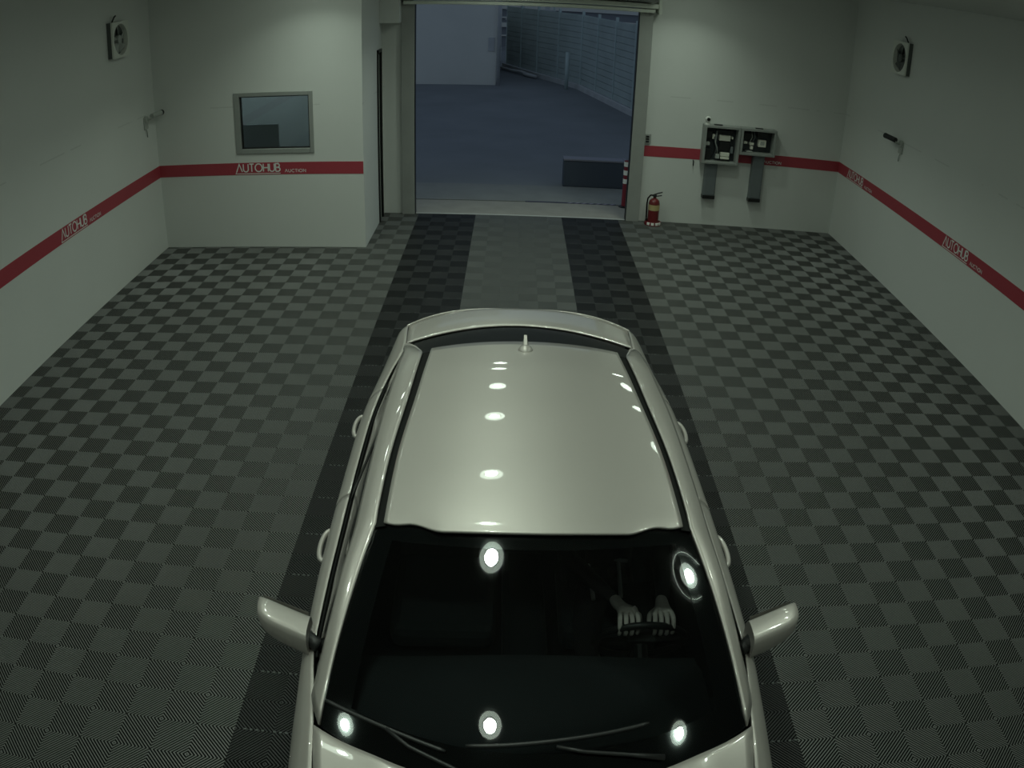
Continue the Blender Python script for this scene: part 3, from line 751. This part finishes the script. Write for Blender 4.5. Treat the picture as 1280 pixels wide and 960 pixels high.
for sg in (-1, 1):
    m = MB(); m.grid([[(sg*lerp(.42, .785, i/10), -5.815-.26*(i/10)**2.6, z) for i in range(11)] for z in (.76, .83, .90)], flip=sg > 0); cbuild(m, 'tail_lamp', M['lamp_red'], smooth=True, solid=.02)

# glasshouse guide curves
def y_head(x):
    x = abs(x); return -8.905+.016*(x/.33)**2*(x < .33)+(.016 if x >= .33 else 0)+.052*sstep(.33, .47, x)+.03*sstep(.5, .6, x)
zc_roof = pchip([(-8.92, 1.408), (-8.7, 1.432), (-8.5, 1.444), (-8.1, 1.452), (-7.7, 1.440), (-7.4, 1.415), (-7.26, 1.399)])
def z_roof(x, y): return zc_roof(y)-.040*(abs(x)/.55)**2.3
hw_roof = pchip([(-8.83, .560), (-8.44, .553), (-7.92, .520), (-7.33, .492)])
hw_ditch = pchip([(-8.83, .594), (-8.43, .586), (-7.9, .557), (-7.32, .538)])
def y_rear(x): return -7.262-.062*(abs(x)/.52)**2
# roof skin
def roof_pt(u, v):
    x = u*.56
    for _ in range(3): y = lerp(y_head(x), y_rear(x), v); x = u*hw_roof(y)
    lip = -.006*math.exp(-v/.012)
    return (x, y, z_roof(x, y)+lip)
vs = [0, .004, .012, .03, .06]+[.1+.9*i/26 for i in range(27)]
m = MB(); m.grid([[roof_pt(u, v) for u in uu_(56)] for v in vs], flip=True); roof_o = cbuild(m, 'roof', P, smooth=True, solid=.012)
# windscreen
def ws_pt(u, t, rear=False):
    xb = u*.735; yb = -9.73+.235*abs(u)**2.1; zb = .965+.035*abs(u)**2
    xt = u*.592; yt = -8.886+.078*u*u; zt = z_roof(xt, yt)-.010
    b = 4*t*(1-t)
    return (lerp(xb, xt, t)+u*.014*b, lerp(yb, yt, t)-.010*b*(1-.3*u*u), lerp(zb, zt, t)+.012*b*(1-.2*u*u))
def sub_grid(fn, us, ts, off=0.0): return [[(lambda p: (p[0], p[1], p[2]+off))(fn(u, t)) for u in us] for t in ts]
us = uu_(48); ts = [i/30 for i in range(31)]
m = MB(); m.grid(sub_grid(ws_pt, us, ts)); wsc = cbuild(m, 'windscreen', M['windscreen'], smooth=True)
m = MB()     # painted border under the glass
m.grid(sub_grid(ws_pt, [-1+.13*i/6 for i in range(7)], ts, -.006)); m.grid(sub_grid(ws_pt, [.87+.13*i/6 for i in range(7)], ts, -.006))
m.grid(sub_grid(ws_pt, us, [.0, .05, .10, .15], -.006)); m.grid(sub_grid(ws_pt, us, [.93, .96, 1.0], -.006))
cbuild(m, 'glass_border', M['frit'], wsc, smooth=True)
# rear window
def rg_pt(u, t):
    xt = u*.536; yt = y_rear(xt)-.006; zt = z_roof(xt, yt)-.008
    xb = u*.695; yb = -6.28-.29*abs(u)**2.0; zb = 1.058-.010*u*u
    b = math.sin(PI*t)
    return (lerp(xt, xb, t)+u*.008*b, lerp(yt, yb, t), lerp(zt, zb, t)+.016*b)
m = MB(); m.grid(sub_grid(rg_pt, uu_(36), [i/16 for i in range(17)]), flip=True); cbuild(m, 'rear_window', M['rearglass'], smooth=True)
# trunk lid
def tr_pt(u, v):
    yb = -6.272-.285*abs(u)**2.0; yf = -5.905-.30*abs(u)**2.6
    y = lerp(yb, yf, v); x = u*lerp(.711, .731, v)
    z = 1.060-.010*u*u-.034*v+.006*math.sin(PI*v)-.010*v*abs(u)**5
    return (x, y, z)
m = MB(); rows = [[tr_pt(u, v/12) for u in uu_(36)] for v in range(13)]
rows.append([(p[0]*.995, p[1]+.006, p[2]-.02) for p in rows[-1]]); rows.append([(p[0]*.985, p[1]-.02, p[2]-.09) for p in rows[-2]])
m.grid(rows, flip=True); cbuild(m, 'trunk_lid', P, smooth=True, solid=.01)

# side frame: W (inner edge) and Gc (drip line) by a common parameter s 0..3
W_front = [ws_pt(1, i/14) for i in range(15)]
W_roof = [(hw_ditch(y), y, z_roof(hw_ditch(y), y)-.004) for y in [lerp(-8.80, -7.345, i/24) for i in range(1, 25)]]
W_rear = [rg_pt(1, i/12) for i in range(1, 13)]
Wc = W_front+W_roof+W_rear
gz = pchip([(-9.36, .780, .998), (-9.25, .757, 1.075), (-9.12, .730, 1.165), (-8.95, .702, 1.26), (-8.78, .676, 1.32), (-8.5, .668, 1.352), (-8.0, .664, 1.366), (-7.5, .655, 1.345), (-7.25, .655, 1.305), (-7.0, .675, 1.225), (-6.75, .70, 1.125), (-6.58, .714, 1.056)])
Gc = []
for i, p in enumerate(Wc):
    if i < 15: y = lerp(-9.36, -8.78, i/14)
    elif i < 39: y = lerp(-8.78, -7.32, (i-14)/24)
    else: y = lerp(-7.32, -6.58, (i-38)/12)
    g = gz(y); Gc.append((g[0], y, g[1]))
for sg in (-1, 1):
    m = MB(); rows = []
    for a, b in zip(Wc, Gc):
        row = []
        for j in range(7):
            t = j/6; bl_ = math.sin(PI*t)
            row.append((sg*(lerp(a[0], b[0], t)+.004*bl_), lerp(a[1], b[1], t), lerp(a[2], b[2], t)+.007*bl_))
        rows.append(row)
    m.grid(rows, flip=sg > 0); cbuild(m, 'roof_rail', P, smooth=True, solid=.01)
    m = MB(); rows = []
    for i in range(31):
        y = lerp(-8.83, -7.325, i/30); x0, x1 = hw_roof(y)-.004, hw_ditch(y)+.004
        rows.append([(sg*x0, y, z_roof(x0, y)-.006), (sg*(x0+x1)/2, y, z_roof(x0, y)-.009), (sg*x1, y, z_roof(x1, y)-.007)])
    m.grid(rows, flip=sg > 0); cbuild(m, 'roof_moulding', M['rubber'], smooth=True)
    # side glass in two doors, with black pillar between
    def sg_pt(y, t, ins=0.0):
        g = gz(y); bx, bz = belt(y)
        return (sg*(lerp(g[0]-.003, bx-.012, t)-ins), y, lerp(g[1]-.002, bz+.004, t))
    def glass_rows(y0, y1, n, ins=.0): return [[sg_pt(lerp(y0, y1, i/n), j/6, ins) for j in range(7)] for i in range(n+1)]
    m = MB(); m.grid(glass_rows(-9.22, -8.10, 24), flip=sg < 0); cbuild(m, 'front_side_window', M['sideglass'], smooth=True)
    m = MB(); m.grid(glass_rows(-8.04, -7.0, 24), flip=sg < 0); cbuild(m, 'rear_side_window', M['sideglass'], smooth=True)
    m = MB(); m.grid(glass_rows(-8.12, -8.02, 4, -.002), flip=sg < 0); cbuild(m, 'door_pillar', M['black'], smooth=True)
    m = MB(); m.grid(glass_rows(-9.36, -9.20, 6, -.002), flip=sg < 0); cbuild(m, 'mirror_sail', M['black'], smooth=True)
    m = MB(); m.grid(glass_rows(-7.02, -6.58, 12, -.001), flip=sg < 0); cbuild(m, 'rear_pillar', P, smooth=True)
    m = MB(); m.tube([(sg*(belt(y)[0]-.012), y, belt(y)[1]+.003) for y in [lerp(-9.15, -7.0, i/40) for i in range(41)]], .007, 8); cbuild(m, 'belt_moulding', M['rubber'], smooth=True)
    # door mirror
    mr = MB(); rows = []
    X0, X1 = .845, 1.075
    for i in range(15):
        t = i/14; x = lerp(X0, X1, t)
        prof = (1-t**8)**.5 if t < 1 else 0.0
        yr = -8.995+.085*t; yf = yr-.03-.104*prof*(1-.06*t); zt = 1.066+.020*t-.03*(1-prof)*1.1; zb = .938+.060*t**2.2+.0
        if t > .98: zb = zt-.012
        cy, cz = (yr+yf)/2, (zt+zb)/2; hy, hz = max((yr-yf)/2, .008), max((zt-zb)/2, .006)
        row = []
        for k in range(20):
            a = 2*PI*k/20; ca, sa = math.cos(a), math.sin(a)
            row.append((sg*x, cy+hy*math.copysign(abs(ca)**.62, ca), cz+hz*math.copysign(abs(sa)**.62, sa)))
        rows.append(row)
    mr.grid(rows, closed=True, flip=sg > 0); mr.face(list(range(20)) if sg > 0 else list(range(20))[::-1]); e1 = 14*20; mr.face(list(range(e1, e1+20))[::-1] if sg > 0 else list(range(e1, e1+20)))
    mo_ = cbuild(mr, 'door_mirror', P, smooth=True, angle=.9)
    m = MB(); m.tube([(sg*.80, -9.10, .985), (sg*.835, -9.075, .985), (sg*.866, -9.055, .99)], [.03, .028, .034], 12); cbuild(m, 'mirror_arm', M['black'], mo_, smooth=True)
    m = MB(); m.grid([[(sg*lerp(.86, 1.055, i/8), -8.985+.085*lerp(.05, .95, i/8), lerp(.965+.06*(i/8)**1.5, 1.05+.008*i/8, j/4)) for i in range(9)] for j in range(5)]); cbuild(m, 'mirror_glass', M['chrome'], mo_)

# wipers on the glass
def on_glass(x, t, up=.012):
    lo, hi = -1.2, 1.2
    for _ in range(40):
        md = (lo+hi)/2
        if ws_pt(md, t)[0] < x: lo = md
        else: hi = md
    p = ws_pt(lo, t); return (p[0], p[1]-up*.4, p[2]+up)
def wiper(xs, tsv, arm):
    w_ = MB(); pts = []
    for i in range(25):
        k = i/24; pts.append(on_glass(lerp(xs[0], xs[1], k), lerp(tsv[0], tsv[1], k)+.015*math.sin(PI*k)))
    w_.tube(pts, [.005]+[.008]*23+[.005], 8); o = cbuild(w_, 'wiper_blade', M['black'], smooth=True)
    a_ = MB(); a_.tube([on_glass(x, t, .022) for x, t in arm], [.007]*(len(arm)-1)+[.012], 8); cbuild(a_, 'wiper_arm', M['black'], o, smooth=True)
wiper((-.72, -.30), (.115, .115), [(-.50, .125), (-.42, .09), (-.28, .06), (-.20, .03)])
wiper((-.235, .375), (.15, .20), [(.06, .165), (.15, .14), (.30, .10), (.42, .05)])
# shark fin antenna
m = MB(); rows = []
for i in range(9):
    t = i/8; hh = .055*(1-t)**.0*math.sin(PI*min(1, .15+.85*t)*.5)
    y = -7.44+.13*t; w_ = .014*math.sin(PI*(.12+.8*t))+.008; z = z_roof(0, min(y, -7.27)); hz = .012+.055*t**1.2
    rows.append([(-w_*1.6, y, z-.004), (-w_, y, z+hz*.35), (-.008, y, z+hz), (.008, y, z+hz), (w_, y, z+hz*.35), (w_*1.6, y, z-.004)])
m.grid(rows, flip=True); b_ = len(m.v)-6; m.face([b_+i for i in range(6)]); cbuild(m, 'antenna_fin', P, roof_o, smooth=True, angle=.8)
m = MB(); m.lathe([(.042, -.006), (.040, .010), (.032, .026), (.016, .036), (.0, .038)], (0, -7.40, z_roof(0, -7.40)), 24, cap=False); cbuild(m, 'antenna_base', P, roof_o, smooth=True, angle=.8)

# cabin: dashboard, seats, steering wheel
m = MB(); m.grid([[(u*.66, lerp(-9.60, -9.0, v)+.10*u*u*(1-v), lerp(.93, .92, v)-.06*sstep(.7, 1, v)+.015*math.cos(u*3)) for u in uu_(16)] for v in [i/8 for i in range(9)]]+[[(u*.66, -8.98, .60) for u in uu_(16)]]); cbuild(m, 'dashboard', M['cabin'], smooth=True)
m = MB(); m.box(-.74, .74, -9.4, -6.6, .24, .28); cbuild(m, 'cabin_floor', M['cabin'])
m = MB(); m.box(-.10, .10, -9.0, -8.0, .28, .60); cbuild(m, 'centre_console', M['cabin'], bevel=.03)
def seat(x, y, w):
    m = MB(); m.obox((x, y-.25, .47), (w, 0, 0), (0, .26, .03), (0, -.01, .08)); s_ = cbuild(m, 'seat', M['seat'], bevel=.05)
    m = MB(); m.obox((x, y+.10, .78), (w*.95, 0, 0), (0, .055, -.02), (0, .10, .30)); cbuild(m, 'seat_back', M['seat'], s_, bevel=.045)
    m = MB(); m.obox((x, y+.225, 1.17), (min(w, .26)*.5, 0, 0), (0, .045, -.01), (0, .02, .085)); cbuild(m, 'headrest', M['seat'], s_, bevel=.03)
seat(.42, -8.0, .25); seat(-.38, -8.0, .25); seat(0, -7.15, .62)
m = MB(); rows = []
wc = Vector((.45, -8.90, .85)); wn_ = Vector((0, .90, .43)).normalized(); wx = Vector((1, 0, 0)); wy = wn_.cross(wx).normalized()
for i in range(40):
    a = 2*PI*i/40; d = wx*math.cos(a)+wy*math.sin(a); rows.append(m.ring(wc+d*.185, d*.015, wn_*.015, 10))
rows.append(rows[0]); m.grid(rows, closed=True); swh = cbuild(m, 'steering_wheel', M['black'], smooth=True)
m = MB(); m.obox(wc, wx*.17, wy*.022, wn_*.012); m.obox(wc-wy*.09*(1 if wy.z > 0 else -1), wx*.022, wy*.09, wn_*.012); m.obox(wc, wx*.06, wy*.05, wn_*.022); cbuild(m, 'wheel_spokes', M['black'], swh, bevel=.006)
m = MB(); m.tube([wc-wn_*.02, wc-wn_*.25], .03, 12); cbuild(m, 'steering_column', M['black'], swh)

# ------------------------------------------------------------------ driver
def skin_chain(bmv, name, mats, parent=None, levels=2):
    """bmv: list of (pos, radius), edges list -> skinned, subdivided mesh object"""
    vs_, es = bmv
    me = bpy.data.meshes.new(name); me.from_pydata([v[0] for v in vs_], es, [])
    o = bpy.data.objects.new(name, me); COL.objects.link(o)
    sk = o.modifiers.new('skin', 'SKIN'); me.skin_vertices or None
    if not me.skin_vertices: me.attributes
    layer = me.skin_vertices[0].data if me.skin_vertices else None
    if layer is not None:
        for i, v in enumerate(vs_):
            r = v[1]; layer[i].radius = r if isinstance(r, tuple) else (r, r); layer[i].use_root = (i == 0)
    sb = o.modifiers.new('sub', 'SUBSURF'); sb.levels = levels; sb.render_levels = levels
    sk.use_smooth_shade = True
    me.materials.append(mats)
    if parent: o.parent = parent
    return o
hip = Vector((.42, -8.02, .60))
pe = empty('person', (hip.x, hip.y, .0)); tag(pe, 'driver in dark jacket behind the windscreen, both hands on the steering wheel', 'person')
V = []; E_ = []
def add(p, r, par=None):
    V.append((Vector(p)-pe.location, r)); i = len(V)-1
    if par is not None: E_.append((par, i))
    return i
pel = add(hip, .14)
wst = add((.42, -7.98, .74), .14, pel); chs = add((.42, -7.95, .92), (.17, .12), wst); ush = add((.42, -7.93, 1.04), (.13, .09), chs); nk = add((.42, -7.93, 1.10), .055, ush); hd0 = add((.42, -7.95, 1.17), .065, nk)
hands = []
for sg, hx in ((-1, .395), (1, .535)):
    sh = add((.42+sg*.19, -7.95, 1.00), .065, ush)
    el = add((.42+sg*.235, -8.27, .80), .048, sh)
    wr_ = add((hx+sg*.03, -8.74, .935), .030, el)
    kn = add((.42+sg*.13, -8.48, .60), .075, pel); an_ = add((.42+sg*.12, -8.80, .42), .048, kn); add((.42+sg*.12, -8.93, .335), .042, an_)
    hands.append((sg, hx, Vector((hx+sg*.03, -8.74, .935))))
body = skin_chain((V, E_), 'body', M['jacket'], pe)
# head with a face
m = MB(); rows = []
hc = Vector((.42, -7.97, 1.235))-pe.location
for i in range(25):
    th = PI*i/24; row = []
    for j in range(32):
        ph = 2*PI*j/32
        d = Vector((math.sin(th)*math.cos(ph), math.sin(th)*math.sin(ph), math.cos(th)))
        x, y, z = d.x*.074, d.y*.093, d.z*.115
        if z < 0: x *= 1-.22*(-z/.115)**1.5; y *= 1-.10*(-z/.115)
        if y < 0:
            nose = math.exp(-((x/.012)**2))*math.exp(-(((z+.018)/.022)**2)); y -= .020*nose
            for ex_ in (-.03, .03): y += .009*math.exp(-(((x-ex_)/.014)**2))*math.exp(-(((z-.008)/.011)**2))
            y += .004*math.exp(-((x/.022)**2))*math.exp(-(((z+.058)/.004)**2)); y -= .004*math.exp(-((x/.02)**2))*math.exp(-(((z+.05)/.006)**2))
        row.append((hc.x+x, hc.y+y, hc.z+z))
    rows.append(row)
m.grid(rows, closed=True); head = m.build('head', M['skin'], pe, smooth=True)
m = MB(); rows = []
for i in range(13):
    th = PI*.60*i/12; row = []
    for j in range(32):
        ph = 2*PI*j/32; fr = math.sin(ph); lim = 1.0 if fr > -.35 else .62
        t2 = th*lim; row.append((hc.x+math.sin(t2)*math.cos(ph)*.081, hc.y+.006+math.sin(t2)*math.sin(ph)*.099, hc.z+.004+math.cos(t2)*.121))
    rows.append(row)
m.grid(rows, closed=True); m.build('hair', M['hair'], head, smooth=True)
for sg in (-1, 1):
    m = MB(); m.lathe([(.0, -.006), (.018, -.005), (.02, .002), (.012, .006)], (hc.x+sg*.075, hc.y+.008, hc.z-.01), 14, 'x'); m.build('ear', M['skin'], head, smooth=True)
# hands: palm + five fingers curling over the top of the rim
for sg, hx, wr_ in hands:
    V = []; E_ = []
    rim = Vector((hx, -8.93, .975))
    w0 = add(wr_+Vector((0, .03, -.01)), .026); p1 = add(wr_+Vector((-sg*.008, -.045, .018)), (.030, .018), w0); p2 = add(rim+Vector((sg*.005, .055, .038)), (.036, .016), p1)
    for k in range(4):
        ox = (k-1.5)*.0215; ln = (.92, 1.0, .96, .78)[k if sg < 0 else k]
        a0 = add(rim+Vector((ox*1.0, .035, .043)), .0115, p2)
        a1 = add(rim+Vector((ox*1.12, -.005, .048)), .0108, a0)
        a2 = add(rim+Vector((ox*1.16, -.036*ln, .026)), .0098, a1)
        a3 = add(rim+Vector((ox*1.14, -.042*ln, -.004)), .0088, a2)
        add(rim+Vector((ox*1.12, -.026, -.026*ln)), .0075, a3)
    t0 = add(wr_+Vector((-sg*.030, -.06, .012)), .0135, p1); t1 = add(rim+Vector((-sg*.050, .045, .018)), .0115, t0); add(rim+Vector((-sg*.052, .018, -.008)), .0095, t1)
    h_ = skin_chain((V, E_), 'hand', M['skin'], pe)
# pale piping on the jacket chest
m = MB()
for (a, b) in (((.455, -8.20, .70), (.445, -8.45, .69)), ((.31, -8.22, .69), (.318, -8.46, .685)), ((.425, -8.20, .702), (.50, -8.20, .702))):
    A_ = Vector(a)-pe.location; B_ = Vector(b)-pe.location; m.tube([A_, (A_+B_)/2+Vector((0, 0, .004)), B_], .010, 8)
m.build('jacket_piping', M['piping'], body, smooth=True)
